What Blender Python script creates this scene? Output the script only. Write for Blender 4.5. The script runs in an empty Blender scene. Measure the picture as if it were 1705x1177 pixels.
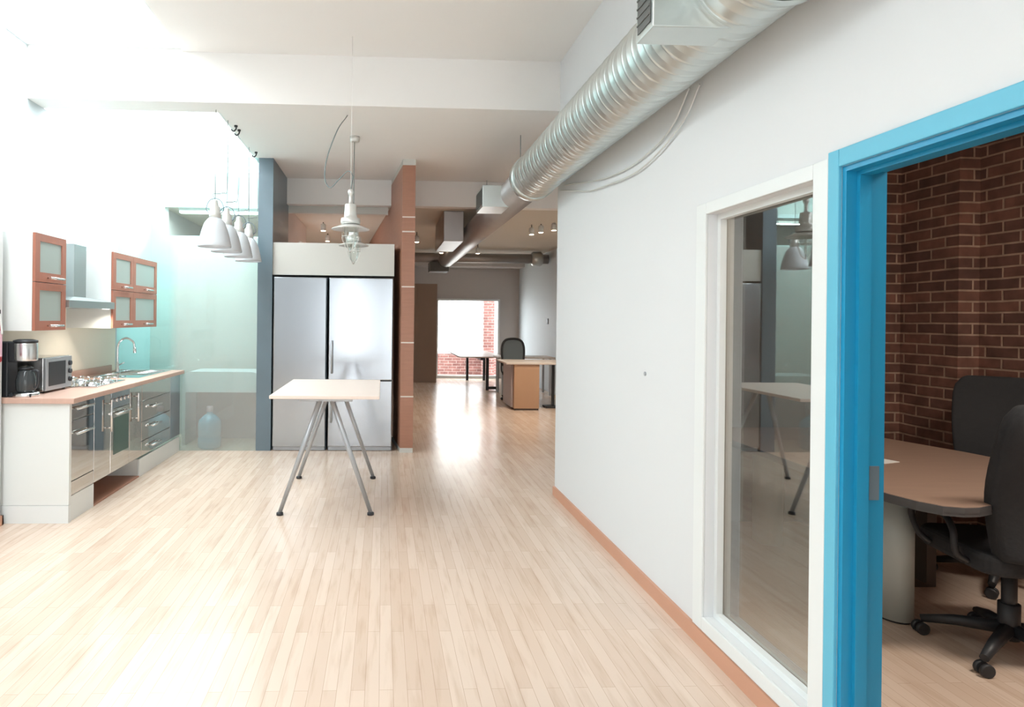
import bpy, bmesh, math, random
from mathutils import Vector, Matrix
random.seed(7)
S = bpy.context.scene
COL = S.collection
PI = math.pi

# ---------------------------------------------------------------- camera
A, RO = 0.04, 0.011
cam = bpy.data.cameras.new('camera')
cam.sensor_width = 36.0
cam.lens = 1040.0 / 1705.0 * 36.0
cam.shift_x = 0.1014
cam.shift_y = -0.0334
cam.clip_start = 0.05
cam.clip_end = 200
co = bpy.data.objects.new('camera', cam)
COL.objects.link(co)
F = Vector((math.sin(A), math.cos(A), 0))
R0 = Vector((math.cos(A), -math.sin(A), 0))
R = R0 * math.cos(RO) + Vector((0, 0, 1)) * math.sin(RO)
U = Vector((0, 0, 1)) * math.cos(RO) - R0 * math.sin(RO)
co.matrix_world = Matrix(((R.x, U.x, -F.x, 0), (R.y, U.y, -F.y, 0), (R.z, U.z, -F.z, 1.5), (0, 0, 0, 1)))
S.camera = co

# ---------------------------------------------------------------- world, exposure, daylight
S.view_settings.view_transform = 'Standard'
S.view_settings.look = 'None'
S.view_settings.gamma = 1
S.view_settings.use_curve_mapping = False
S.view_settings.exposure = 0.26
W = bpy.data.worlds.new('sky')
S.world = W
W.use_nodes = True
bg = W.node_tree.nodes['Background']
bg.inputs[0].default_value = (0.95, 0.975, 1.0, 1)
bg.inputs[1].default_value = 9.6


def portal(name, loc, rot, sx, sy):
    l = bpy.data.lights.new(name, 'AREA')
    l.shape = 'RECTANGLE'
    l.size = sx
    l.size_y = sy
    l.cycles.is_portal = True
    o = bpy.data.objects.new(name, l)
    o.location = loc
    o.rotation_euler = rot
    COL.objects.link(o)


portal('skylight_portal', (-2.32, 1.95, 3.715), (0, 0, 0), 1.24, 6.7)
portal('skylight_portal_far', (-2.21, 6.86, 3.295), (0, 0, 0), 1.5, 2.6)
portal('front_window_portal', (.125, -2.95, 1.35), (PI / 2, 0, 0), 2.35, 2.7)
portal('far_window_portal', (2.18, 15.98, 1.05), (-PI / 2, 0, 0), 1.6, 1.98)


# ---------------------------------------------------------------- materials
def lin(r, g, b):
    def c(v):
        v /= 255.0
        return v / 12.92 if v <= .04045 else ((v + .055) / 1.055) ** 2.4
    return (c(r), c(g), c(b), 1)


def mat(name, col, rough=.5, metal=0.0, noise=0.0, nscale=8.0, bump=0.0, bscale=60.0, coat=0.0, emit=None, estr=0.0, spec=.5, stretch=None):
    m = bpy.data.materials.new(name)
    m.use_nodes = True
    nt = m.node_tree
    b = nt.nodes['Principled BSDF']
    b.inputs['Base Color'].default_value = col
    b.inputs['Roughness'].default_value = rough
    b.inputs['Metallic'].default_value = metal
    b.inputs['Specular IOR Level'].default_value = spec
    b.inputs['Coat Weight'].default_value = coat
    if emit:
        b.inputs['Emission Color'].default_value = emit
        b.inputs['Emission Strength'].default_value = estr
    tc = nt.nodes.new('ShaderNodeTexCoord')
    mp = nt.nodes.new('ShaderNodeMapping')
    nt.links.new(tc.outputs['Object'], mp.inputs[0])
    if stretch:
        mp.inputs['Scale'].default_value = stretch
    nz = nt.nodes.new('ShaderNodeTexNoise')
    nz.inputs['Scale'].default_value = nscale
    nz.inputs['Detail'].default_value = 4
    nt.links.new(mp.outputs[0], nz.inputs['Vector'])
    if noise:
        mx = nt.nodes.new('ShaderNodeMix')
        mx.data_type = 'RGBA'
        mx.inputs['A'].default_value = tuple(max(0, c * (1 - noise)) for c in col[:3]) + (1,)
        mx.inputs['B'].default_value = tuple(min(1, c * (1 + noise)) for c in col[:3]) + (1,)
        nt.links.new(nz.outputs['Fac'], mx.inputs['Factor'])
        nt.links.new(mx.outputs['Result'], b.inputs['Base Color'])
    if bump:
        n2 = nt.nodes.new('ShaderNodeTexNoise')
        n2.inputs['Scale'].default_value = bscale
        nt.links.new(mp.outputs[0], n2.inputs['Vector'])
        bp = nt.nodes.new('ShaderNodeBump')
        bp.inputs['Strength'].default_value = bump
        bp.inputs['Distance'].default_value = .01
        nt.links.new(n2.outputs['Fac'], bp.inputs['Height'])
        nt.links.new(bp.outputs[0], b.inputs['Normal'])
    return m


def floor_mat():
    m = bpy.data.materials.new('maple_strip_floor')
    m.use_nodes = True
    nt = m.node_tree
    b = nt.nodes['Principled BSDF']
    tc = nt.nodes.new('ShaderNodeTexCoord')
    mp = nt.nodes.new('ShaderNodeMapping')
    mp.inputs['Rotation'].default_value = (0, 0, PI / 2)
    nt.links.new(tc.outputs['Object'], mp.inputs[0])
    br = nt.nodes.new('ShaderNodeTexBrick')
    br.offset = .37
    br.inputs['Scale'].default_value = 1
    br.inputs['Brick Width'].default_value = .75
    br.inputs['Row Height'].default_value = .057
    br.inputs['Mortar Size'].default_value = .0012
    br.inputs['Mortar Smooth'].default_value = .3
    br.inputs['Bias'].default_value = 0
    br.inputs['Color1'].default_value = lin(211, 187, 168)
    br.inputs['Color2'].default_value = lin(222, 201, 184)
    br.inputs['Mortar'].default_value = lin(190, 163, 142)
    nt.links.new(mp.outputs[0], br.inputs['Vector'])
    m2 = nt.nodes.new('ShaderNodeMapping')
    m2.inputs['Scale'].default_value = (9, .9, 1)
    nt.links.new(tc.outputs['Object'], m2.inputs[0])
    nz = nt.nodes.new('ShaderNodeTexNoise')
    nz.inputs['Scale'].default_value = 3.0
    nz.inputs['Detail'].default_value = 6
    nt.links.new(m2.outputs[0], nz.inputs['Vector'])
    cr = nt.nodes.new('ShaderNodeValToRGB')
    cr.color_ramp.elements[0].position = .28
    cr.color_ramp.elements[0].color = (.74, .66, .58, 1)
    cr.color_ramp.elements[1].position = .5
    cr.color_ramp.elements[1].color = (1, 1, 1, 1)
    nt.links.new(nz.outputs['Fac'], cr.inputs[0])
    mu = nt.nodes.new('ShaderNodeMix')
    mu.data_type = 'RGBA'
    mu.blend_type = 'MULTIPLY'
    mu.inputs['Factor'].default_value = .5
    nt.links.new(br.outputs['Color'], mu.inputs['A'])
    nt.links.new(cr.outputs[0], mu.inputs['B'])
    nt.links.new(mu.outputs['Result'], b.inputs['Base Color'])
    n3 = nt.nodes.new('ShaderNodeTexNoise')
    n3.inputs['Scale'].default_value = 2.5
    nt.links.new(tc.outputs['Object'], n3.inputs['Vector'])
    mr = nt.nodes.new('ShaderNodeMapRange')
    mr.inputs['To Min'].default_value = .17
    mr.inputs['To Max'].default_value = .3
    nt.links.new(n3.outputs['Fac'], mr.inputs[0])
    nt.links.new(mr.outputs[0], b.inputs['Roughness'])
    bp = nt.nodes.new('ShaderNodeBump')
    bp.inputs['Strength'].default_value = .15
    bp.inputs['Distance'].default_value = .004
    nt.links.new(n3.outputs['Fac'], bp.inputs['Height'])
    nt.links.new(bp.outputs[0], b.inputs['Normal'])
    return m


def brick_mat(name, c1, c2, mort, rot):
    m = bpy.data.materials.new(name)
    m.use_nodes = True
    nt = m.node_tree
    b = nt.nodes['Principled BSDF']
    b.inputs['Roughness'].default_value = .85
    tc = nt.nodes.new('ShaderNodeTexCoord')
    sp = nt.nodes.new('ShaderNodeSeparateXYZ')
    nt.links.new(tc.outputs['Object'], sp.inputs[0])
    uu = nt.nodes.new('ShaderNodeMath')
    uu.operation = 'ADD'
    nt.links.new(sp.outputs['X'], uu.inputs[0])
    nt.links.new(sp.outputs['Y'], uu.inputs[1])
    mp = nt.nodes.new('ShaderNodeCombineXYZ')
    nt.links.new(uu.outputs[0], mp.inputs[0])
    nt.links.new(sp.outputs['Z'], mp.inputs[1])
    dn = nt.nodes.new('ShaderNodeTexNoise')
    dn.inputs['Scale'].default_value = 3
    nt.links.new(tc.outputs['Object'], dn.inputs['Vector'])
    ad = nt.nodes.new('ShaderNodeMix')
    ad.data_type = 'VECTOR'
    ad.inputs['Factor'].default_value = .012
    nt.links.new(mp.outputs[0], ad.inputs['A'])
    nt.links.new(dn.outputs['Color'], ad.inputs['B'])
    br = nt.nodes.new('ShaderNodeTexBrick')
    br.inputs['Scale'].default_value = 1
    br.inputs['Brick Width'].default_value = .225
    br.inputs['Row Height'].default_value = .075
    br.inputs['Mortar Size'].default_value = .009
    br.inputs['Mortar Smooth'].default_value = .5
    br.inputs['Bias'].default_value = -.1
    br.inputs['Color1'].default_value = c1
    br.inputs['Color2'].default_value = c2
    br.inputs['Mortar'].default_value = mort
    nt.links.new(ad.outputs['Result'], br.inputs['Vector'])
    nz = nt.nodes.new('ShaderNodeTexNoise')
    nz.inputs['Scale'].default_value = 9
    nz.inputs['Detail'].default_value = 6
    nt.links.new(tc.outputs['Object'], nz.inputs['Vector'])
    mr = nt.nodes.new('ShaderNodeMapRange')
    mr.inputs['From Min'].default_value = .3
    mr.inputs['From Max'].default_value = .7
    mr.inputs['To Min'].default_value = .7
    mr.inputs['To Max'].default_value = 1.15
    nt.links.new(nz.outputs['Fac'], mr.inputs[0])
    mu = nt.nodes.new('ShaderNodeMix')
    mu.data_type = 'RGBA'
    mu.blend_type = 'MULTIPLY'
    mu.inputs['Factor'].default_value = 1
    nt.links.new(br.outputs['Color'], mu.inputs['A'])
    nt.links.new(mr.outputs[0], mu.inputs['B'])
    nt.links.new(mu.outputs['Result'], b.inputs['Base Color'])
    bp = nt.nodes.new('ShaderNodeBump')
    bp.inputs['Strength'].default_value = .6
    bp.inputs['Distance'].default_value = .01
    iv = nt.nodes.new('ShaderNodeMath')
    iv.operation = 'SUBTRACT'
    iv.inputs[0].default_value = 1
    nt.links.new(br.outputs['Fac'], iv.inputs[1])
    nt.links.new(iv.outputs[0], bp.inputs['Height'])
    nt.links.new(bp.outputs[0], b.inputs['Normal'])
    return m


def glass_mat(name, tint, ior=1.5, rough=0.0, frost=None):
    """thin pane: fresnel reflection over tinted transmission; frost = (x0, z1) box of milky film in object space"""
    m = bpy.data.materials.new(name)
    m.use_nodes = True
    nt = m.node_tree
    nt.nodes.remove(nt.nodes['Principled BSDF'])
    out = nt.nodes['Material Output']
    tr = nt.nodes.new('ShaderNodeBsdfTransparent')
    tr.inputs[0].default_value = tint
    gl = nt.nodes.new('ShaderNodeBsdfGlossy')
    gl.inputs['Roughness'].default_value = rough
    gl.inputs['Color'].default_value = (.95, .97, .97, 1)
    lw = nt.nodes.new('ShaderNodeLayerWeight')
    lw.inputs['Blend'].default_value = .5
    pw = nt.nodes.new('ShaderNodeMath')
    pw.operation = 'POWER'
    pw.inputs[1].default_value = 5
    nt.links.new(lw.outputs['Facing'], pw.inputs[0])
    r0 = ((ior - 1) / (ior + 1)) ** 2
    fr = nt.nodes.new('ShaderNodeMapRange')
    fr.inputs['To Min'].default_value = r0
    fr.inputs['To Max'].default_value = .9
    nt.links.new(pw.outputs[0], fr.inputs[0])
    mx = nt.nodes.new('ShaderNodeMixShader')
    nt.links.new(fr.outputs[0], mx.inputs[0])
    nt.links.new(tr.outputs[0], mx.inputs[1])
    nt.links.new(gl.outputs[0], mx.inputs[2])
    last = mx
    if frost:
        x0, z1 = frost
        tc = nt.nodes.new('ShaderNodeTexCoord')
        sp = nt.nodes.new('ShaderNodeSeparateXYZ')
        nt.links.new(tc.outputs['Object'], sp.inputs[0])
        a = nt.nodes.new('ShaderNodeMapRange')
        a.interpolation_type = 'SMOOTHSTEP'
        a.inputs['From Min'].default_value = x0
        a.inputs['From Max'].default_value = x0 + .16
        nt.links.new(sp.outputs['X'], a.inputs[0])
        c = nt.nodes.new('ShaderNodeMapRange')
        c.inputs['From Min'].default_value = z1
        c.inputs['From Max'].default_value = z1 - .015
        nt.links.new(sp.outputs['Z'], c.inputs[0])
        d = nt.nodes.new('ShaderNodeMath')
        d.operation = 'MULTIPLY'
        nt.links.new(a.outputs[0], d.inputs[0])
        nt.links.new(c.outputs[0], d.inputs[1])
        e = nt.nodes.new('ShaderNodeMath')
        e.operation = 'MULTIPLY'
        e.inputs[1].default_value = .27
        nt.links.new(d.outputs[0], e.inputs[0])
        di = nt.nodes.new('ShaderNodeBsdfDiffuse')
        di.inputs[0].default_value = lin(218, 206, 200)
        m2 = nt.nodes.new('ShaderNodeMixShader')
        nt.links.new(e.outputs[0], m2.inputs[0])
        nt.links.new(last.outputs[0], m2.inputs[1])
        nt.links.new(di.outputs[0], m2.inputs[2])
        last = m2
    nt.links.new(last.outputs[0], out.inputs[0])
    return m


M = {}
M['floor'] = floor_mat()
M['white'] = mat('white_wall_paint', lin(220, 222, 223), .6, noise=.01, nscale=1.5)
M['whitel'] = mat('cool_white_wall_paint', lin(200, 209, 212), .6)
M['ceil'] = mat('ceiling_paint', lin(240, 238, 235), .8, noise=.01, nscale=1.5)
M['aqua'] = mat('glass_tinted_wall_paint', lin(212, 236, 234), .7)  # wall behind the pane, with the glass's aqua tint put into its colour
M['cream'] = mat('cream_wall_paint', lin(243, 235, 218), .5)
M['greywall'] = mat('grey_wall_paint', lin(192, 186, 182), .7)
M['taupe'] = mat('dark_taupe_wall_paint', lin(120, 116, 110), .8)
M['bluewall'] = mat('pale_blue_wall_paint', lin(214, 224, 230), .6)
M['panel'] = mat('grey_panel', lin(205, 204, 198), .5)
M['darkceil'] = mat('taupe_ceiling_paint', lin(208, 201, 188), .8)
M['slate'] = mat('slate_pillar', lin(104, 120, 130), .3, noise=.12, nscale=3)
M['veneer'] = mat('red_brown_veneer', lin(168, 120, 98), .45, noise=.12, nscale=5, stretch=(1, 1, 10))
M['veneer2'] = mat('cabinet_red_veneer', lin(168, 108, 88), .4, noise=.1, nscale=6, stretch=(1, 8, 1))
M['joint'] = mat('pale_joint', lin(226, 214, 204), .4)
M['base'] = mat('salmon_baseboard', lin(200, 150, 124), .45, noise=.06, nscale=4)
M['gloss'] = mat('mirror_steel_front', lin(196, 194, 190), .05, metal=1.0)
M['steel'] = mat('brushed_steel', lin(176, 182, 188), .2, metal=1.0, noise=.08, nscale=1.6, stretch=(3.5, 3.5, .35))
M['steelh'] = mat('satin_steel_handle', lin(225, 225, 225), .25, metal=1.0)
M['hood'] = mat('hood_steel', lin(178, 184, 184), .35, metal=.9)
M['galv'] = mat('galvanised_duct', lin(206, 212, 210), .34, metal=.9, noise=.07, nscale=7)
M['galvd'] = mat('dull_galvanised_duct', lin(168, 164, 162), .4, metal=.7, noise=.08, nscale=5)
M['grille'] = mat('dark_grille', lin(96, 98, 96), .6)
M['carc'] = mat('white_laminate', lin(226, 228, 225), .4)
M['counter'] = mat('pinkish_wood_counter', lin(204, 168, 152), .35, noise=.08, nscale=8, stretch=(8, 1, 1))
M['frostp'] = mat('frosted_cabinet_glass', lin(165, 176, 170), .3)
M['ovenglass'] = mat('green_oven_glass', lin(70, 96, 88), .08)
M['carafe'] = mat('smoked_carafe_glass', lin(62, 66, 68), .08)
M['black'] = mat('black_plastic', lin(44, 46, 50), .45)
M['fabric'] = mat('black_chair_fabric', lin(44, 45, 48), .9, noise=.1, nscale=40, bump=.2)
M['mesh'] = mat('grey_chair_mesh', lin(110, 120, 126), .8)
M['chrome'] = mat('chrome', lin(230, 232, 234), .12, metal=1.0)
M['birch'] = mat('birch_table_top', lin(234, 216, 204), .4, noise=.04, nscale=4, stretch=(1, 8, 1))
M['grey'] = mat('grey_painted_metal', lin(176, 180, 184), .35, metal=.4)
M['legw'] = mat('pale_grey_leg', lin(196, 204, 202), .4)
M['lampw'] = mat('white_enamel_shade', lin(204, 208, 212), .25)
M['lampin'] = mat('white_enamel_shade_bright', lin(244, 244, 240), .5)
M['alu'] = mat('aluminium_lamp', lin(222, 222, 218), .3, metal=.5)
M['cord'] = mat('grey_cord', lin(122, 134, 134), .6)
M['cordw'] = mat('white_cable', lin(206, 208, 204), .6)
M['blue'] = mat('blue_door_paint', lin(28, 142, 184), .35)
M['blue_lit'] = mat('blue_door_paint_lit', lin(98, 182, 208), .4)  # same door blue, lightened on the casing for light from the left
M['frame'] = mat('white_gloss_frame', lin(226, 229, 228), .35)
M['desk'] = mat('brown_desk_veneer', lin(160, 134, 118), .4, noise=.1, nscale=4, stretch=(1, 6, 1))
M['deskedge'] = mat('dark_desk_edge', lin(84, 84, 86), .35)
M['deskw'] = mat('pale_desk_laminate', lin(206, 194, 184), .4)
M['pedw'] = mat('beech_pedestal', lin(190, 152, 122), .45, noise=.05, nscale=4)
M['pedg'] = mat('grey_drawer_fronts', lin(176, 166, 166), .45)
M['darkw'] = mat('dark_walnut', lin(66, 54, 48), .5)
M['brownc'] = mat('taupe_brown_laminate', lin(140, 116, 98), .5)
M['red'] = mat('red_enamel', lin(190, 30, 60), .3)
M['label'] = mat('pink_white_label', lin(232, 190, 205), .5)
M['paper'] = mat('white_paper', lin(236, 236, 232), .7)
M['jug'] = mat('blue_water_bottle', lin(96, 160, 184), .12)
M['cap'] = mat('pale_bottle_cap', lin(190, 160, 170), .5)
M['bricko'] = brick_mat('old_brown_brick', lin(132, 92, 78), lin(98, 70, 62), lin(178, 150, 132), (PI / 2, 0, PI / 2))
M['brickf'] = brick_mat('old_brown_brick_front', lin(132, 92, 78), lin(98, 70, 62), lin(178, 150, 132), (PI / 2, 0, 0))
M['brickr'] = brick_mat('red_outdoor_brick', lin(160, 112, 106), lin(140, 96, 92), lin(196, 172, 166), (PI / 2, 0, 0))
M['facade'] = mat('white_render_facade', lin(238, 238, 238), .8)
M['ground'] = mat('pale_concrete', lin(215, 213, 208), .8, noise=.05)
M['skyp'] = glass_mat('clear_skylight_glass', (.97, 1, 1, 1), 1.3)
M['aquag'] = glass_mat('aqua_glass_with_film', (.84, .97, .965, 1), 1.45, frost=(-2.43, 2.40))
M['winglass'] = glass_mat('grey_window_glass', (.76, .75, .72, 1), 2.5)
M['clear'] = glass_mat('clear_window_glass', (.96, .98, .98, 1), 1.3)
M['lampglass'] = glass_mat('clear_lamp_glass', (.90, .93, .92, 1), 1.8)
M['warm'] = mat('warm_lit_lamp', (1, .9, .7, 1), .5, emit=(1, .82, .6, 1), estr=14)
M['hot'] = mat('lit_bulb', (1, 1, 1, 1), .5, emit=(1, .97, .92, 1), estr=2.0)


# ---------------------------------------------------------------- geometry helpers
def box(bm, x0, x1, y0, y1, z0, z1):
    vs = [bm.verts.new((x, y, z)) for z in (z0, z1) for y in (y0, y1) for x in (x0, x1)]
    for f in ((0, 2, 3, 1), (4, 5, 7, 6), (0, 1, 5, 4), (2, 6, 7, 3), (0, 4, 6, 2), (1, 3, 7, 5)):
        bm.faces.new([vs[i] for i in f])


def ringjoin(bm, rings, cap0=True, cap1=True, closed=False):
    n = len(rings[0])
    last = len(rings) if closed else len(rings) - 1
    for i in range(last):
        a, b = rings[i], rings[(i + 1) % len(rings)]
        for k in range(n):
            f = bm.faces.new((a[k], a[(k + 1) % n], b[(k + 1) % n], b[k]))
            f.smooth = True
    if not closed:
        if cap0:
            bm.faces.new(list(reversed(rings[0])))
        if cap1:
            bm.faces.new(rings[-1])


def tube(bm, pts, r, n=10, r1=None, closed=False):
    pts = [Vector(p) for p in pts]
    m = len(pts)
    rings = []
    prev = None
    for i, p in enumerate(pts):
        if closed:
            t = pts[(i + 1) % m] - pts[i - 1]
        else:
            t = pts[min(i + 1, m - 1)] - pts[max(i - 1, 0)]
        t.normalize()
        if prev is None:
            a = Vector((0, 0, 1)) if abs(t.z) < .9 else Vector((1, 0, 0))
        else:
            a = prev
        u = t.cross(a).normalized()
        v = u.cross(t).normalized()
        prev = v
        rr = r if r1 is None else r + (r1 - r) * i / (m - 1)
        rings.append([bm.verts.new(p + (u * math.cos(2 * PI * k / n) + v * math.sin(2 * PI * k / n)) * rr) for k in range(n)])
    ringjoin(bm, rings, closed=closed)


def lathe(bm, prof, c=(0, 0, 0), n=32, axis='z', cap0=True, cap1=True):
    rings = []
    for r, h in prof:
        ring = []
        for k in range(n):
            a = 2 * PI * k / n
            x, y = r * math.cos(a), r * math.sin(a)
            p = (x, y, h) if axis == 'z' else ((x, h, y) if axis == 'y' else (h, x, y))
            ring.append(bm.verts.new(Vector(c) + Vector(p)))
        rings.append(ring)
    ringjoin(bm, rings, cap0, cap1)


def smooth(pts, k=8):
    """Catmull-Rom through the points"""
    P = [Vector(p) for p in pts]
    P = [P[0] * 2 - P[1]] + P + [P[-1] * 2 - P[-2]]
    out = []
    for i in range(1, len(P) - 2):
        for j in range(k):
            t = j / k
            a, b, c, d = P[i - 1], P[i], P[i + 1], P[i + 2]
            out.append(.5 * ((2 * b) + (c - a) * t + (2 * a - 5 * b + 4 * c - d) * t * t + (3 * b - a - 3 * c + d) * t ** 3))
    out.append(P[-2])
    return out


def prism(bm, poly, z0, z1):
    a = [bm.verts.new((x, y, z0)) for x, y in poly]
    b = [bm.verts.new((x, y, z1)) for x, y in poly]
    n = len(poly)
    bm.faces.new(list(reversed(a)))
    bm.faces.new(b)
    for k in range(n):
        bm.faces.new((a[k], a[(k + 1) % n], b[(k + 1) % n], b[k]))


def rounded(x0, x1, y0, y1, r, n=6):
    out = []
    for cx, cy, a0 in ((x1 - r, y0 + r, -PI / 2), (x1 - r, y1 - r, 0), (x0 + r, y1 - r, PI / 2), (x0 + r, y0 + r, PI)):
        for k in range(n + 1):
            a = a0 + PI / 2 * k / n
            out.append((cx + r * math.cos(a), cy + r * math.sin(a)))
    return out


def obj(name, bm, m, parent=None, bevel=0, seg=2):
    bmesh.ops.recalc_face_normals(bm, faces=bm.faces)
    me = bpy.data.meshes.new(name)
    bm.to_mesh(me)
    bm.free()
    me.materials.append(M[m])
    o = bpy.data.objects.new(name, me)
    COL.objects.link(o)
    if parent:
        o.parent = parent
    if bevel:
        b = o.modifiers.new('bevel', 'BEVEL')
        b.width = bevel
        b.segments = seg
        b.limit_method = 'ANGLE'
    return o


def ob(name, m, *boxes, parent=None, bevel=0):
    bm = bmesh.new()
    for b in boxes:
        box(bm, *b)
    return obj(name, bm, m, parent, bevel)


def tag(o, label, cat, group=None):
    o['label'] = label
    o['category'] = cat
    if group:
        o['group'] = group
    return o


def thing(name, loc, label, cat, group=None, rz=0):
    o = bpy.data.objects.new(name, None)
    o.empty_display_size = .1
    o.location = loc
    o.rotation_euler = (0, 0, rz)
    COL.objects.link(o)
    return tag(o, label, cat, group)


def struct(name, m, *boxes, bevel=0, parent=None):
    o = ob(name, m, *boxes, bevel=bevel, parent=parent)
    if not parent:
        o['kind'] = 'structure'
    return o


def sempty(name, loc=(0, 0, 0)):
    o = bpy.data.objects.new(name, None)
    o.location = loc
    COL.objects.link(o)
    o['kind'] = 'structure'
    return o


def dup(root, loc, label, rz=None, group=None):
    def rec(o, par):
        c = o.copy()
        COL.objects.link(c)
        c.parent = par
        for ch in list(o.children):
            rec(ch, c)
        return c
    r = rec(root, None)
    r.location = loc
    if rz is not None:
        r.rotation_euler = (0, 0, rz)
    r['label'] = label
    if group:
        r['group'] = group
    return r


# ================================================================ room shell
WX = 1.496
struct('floor', 'floor', (-3.2, 4.3, -3.1, 16.3, -.1, 0))
# left side
struct('wall_left', 'whitel', (-3.15, -2.97, 4.56, 7.1, 0, 3.3), (-3.15, -2.97, 4.56, 5.5, 3.3, 3.85))
struct('wall_left_front', 'white', (-3.15, -2.71, -3.0, 4.56, 0, 3.85))
struct('baseboard_left', 'base', (-2.71, -2.695, -3.0, 4.575, 0, .07), (-2.96, -2.695, 4.56, 4.575, 0, .07))
struct('wall_left_glass_room', 'aqua', (-3.15, -2.97, 7.1, 8.2, 0, 3.3))
struct('wall_left_splashback', 'cream', (-2.97, -2.96, 4.6, 7.04, .88, 1.6))
# ceilings
struct('ceiling', 'ceil', (-1.70, 4.3, -3.0, 5.3, 3.72, 3.95), (-3.15, -1.70, -3.0, -1.45, 3.72, 3.95))
struct('ceiling_beam', 'ceil', (-3.15, 1.6, 5.3, 5.56, 3.3, 3.95))
struct('ceiling_middle', 'ceil', (-1.45, 3.7, 5.56, 8.1, 3.3, 3.45))
struct('ceiling_bulkhead', 'ceil', (-1.28, 3.7, 8.1, 8.24, 2.97, 3.45))
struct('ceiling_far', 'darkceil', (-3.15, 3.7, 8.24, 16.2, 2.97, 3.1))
# skylights
for nm, (x0, x1, y0, y1, z) in (('window_skylight_near', (-2.97, -1.70, -1.45, 5.3, 3.74)), ('window_skylight_far', (-2.97, -1.45, 5.56, 8.2, 3.31))):
    r = sempty(nm)
    w = .03
    ob('frame', 'frame', (x0, x0 + w, y0, y1, z, z + .06), (x1 - w, x1, y0, y1, z, z + .06), (x0 + w, x1 - w, y0, y0 + w, z, z + .06), (x0 + w, x1 - w, y1 - w, y1, z, z + .06), parent=r)
    ob('pane', 'skyp', (x0 + w, x1 - w, y0 + w, y1 - w, z + .03, z + .036), parent=r)
# a rafter clip at the edge of the near skylight
r = ob('skylight_bracket', 'carc', (-1.95, -1.70, 4.30, 4.33, 3.66, 3.72))
tag(r, 'short pale metal bracket sticking out from the near skylight edge', 'bracket')

# right partition with window and door opening
WT = .124
bx = []
DY0, DY1, DZ = 1.37, 1.985, 2.014
GY0, GY1, GZ0, GZ1 = 2.11, 2.83, .14, 2.0
bx.append((WX, WX + WT, -3.0, DY0, 0, 3.72))
bx.append((WX, WX + WT, DY0, DY1, DZ, 3.72))
bx.append((WX, WX + WT, DY1, GY0, 0, 3.72))
bx.append((WX, WX + WT, GY0, GY1, 0, GZ0))
bx.append((WX, WX + WT, GY0, GY1, GZ1, 3.72))
bx.append((WX, WX + WT, GY1, 5.34, 0, 3.72))
struct('wall_right', 'white', *bx)
struct('baseboard_right', 'base', (WX - .018, WX, 2.035, 5.34, 0, .075))
w1 = sempty('window_1')
c = .012
ob('frame', 'frame',
   (WX - c, WX, 2.036, GY0, .078, 2.054), (WX - c, WX, GY1, 2.915, .078, 2.054),
   (WX - c, WX, GY0, GY1, GZ1, 2.054), (WX - c, WX, GY0, GY1, .078, GZ0), parent=w1, bevel=.003)
ob('glazing_bead', 'frame',
   (WX + .045, WX + .075, GY0, GY0 + .02, GZ0, GZ1), (WX + .045, WX + .075, GY1 - .025, GY1, GZ0, GZ1),
   (WX + .045, WX + .075, GY0 + .02, GY1 - .025, GZ0, GZ0 + .025), (WX + .045, WX + .075, GY0 + .02, GY1 - .025, GZ1 - .025, GZ1), parent=w1)
ob('pane', 'winglass', (WX + .078, WX + .084, GY0, GY1, GZ0, GZ1), parent=w1)
# blue door frame
d1 = sempty('door_1')
ob('casing', 'blue_lit', (WX - .014, WX, DY1, 2.034, 0, 2.072), (WX - .014, WX, DY0 - .05, DY0, 0, 2.072), (WX - .014, WX, DY0, DY1, DZ, 2.072), parent=d1, bevel=.003)
ob('jamb', 'blue', (WX, WX + WT + .012, DY1 - .018, DY1, 0, DZ), (WX, WX + WT + .012, DY0, DY0 + .018, 0, DZ), (WX, WX + WT + .012, DY0 + .018, DY1 - .018, DZ - .018, DZ), parent=d1)
ob('door_stop', 'blue', (WX + .035, WX + .075, DY1 - .032, DY1 - .018, 0, DZ - .018), (WX + .035, WX + .075, DY0 + .018, DY0 + .032, 0, DZ - .018), (WX + .035, WX + .075, DY0 + .032, DY1 - .032, DZ - .032, DZ - .018), parent=d1)
ob('inner_casing', 'greywall', (WX + WT, WX + WT + .014, DY1, 2.05, 0, 2.08), (WX + WT, WX + WT + .014, DY0 - .06, DY0, 0, 2.08), (WX + WT, WX + WT + .014, DY0, DY1, DZ, 2.08), parent=d1)
ob('strike_plate', 'slate', (WX + .085, WX + .118, DY1 - .021, DY1 - .018, .93, 1.04), parent=d1)
# hall end of the partition and the office shell
struct('wall_office_hall', 'greywall', (WX + WT, 4.3, 5.2, 5.34, 0, 3.72))
struct('wall_office_back_brick', 'brickf', (3.30, 4.3, 4.62, 5.2, 0, 2.9))
struct('wall_office_back', 'taupe', (WX + WT, 3.30, 4.62, 5.2, 0, 2.9))
struct('wall_office_right', 'bricko', (4.1, 4.3, -.6, 4.14, 0, 2.9))
pil = struct('wall_office_pier', 'bricko', (3.95, 4.3, 4.14, 4.62, 0, 2.9))
struct('wall_office_front', 'greywall', (WX + WT, 4.3, -.75, -.6, 0, 2.9))
struct('ceiling_office', 'ceil', (WX + WT, 4.3, -.75, 5.2, 2.9, 3.0))

# unseen wall behind the camera, openings shaped for frontal light and fridge streak
struct('wall_front', 'white', (-3.15, -1.05, -3.1, -3.0, 0, 3.95), (-.72, .75, -3.1, -3.0, 0, 3.95), (1.3, 4.3, -3.1, -3.0, 0, 3.95), (-1.05, -.72, -3.1, -3.0, 2.7, 3.95), (.75, 1.3, -3.1, -3.0, 2.7, 3.95))

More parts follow.
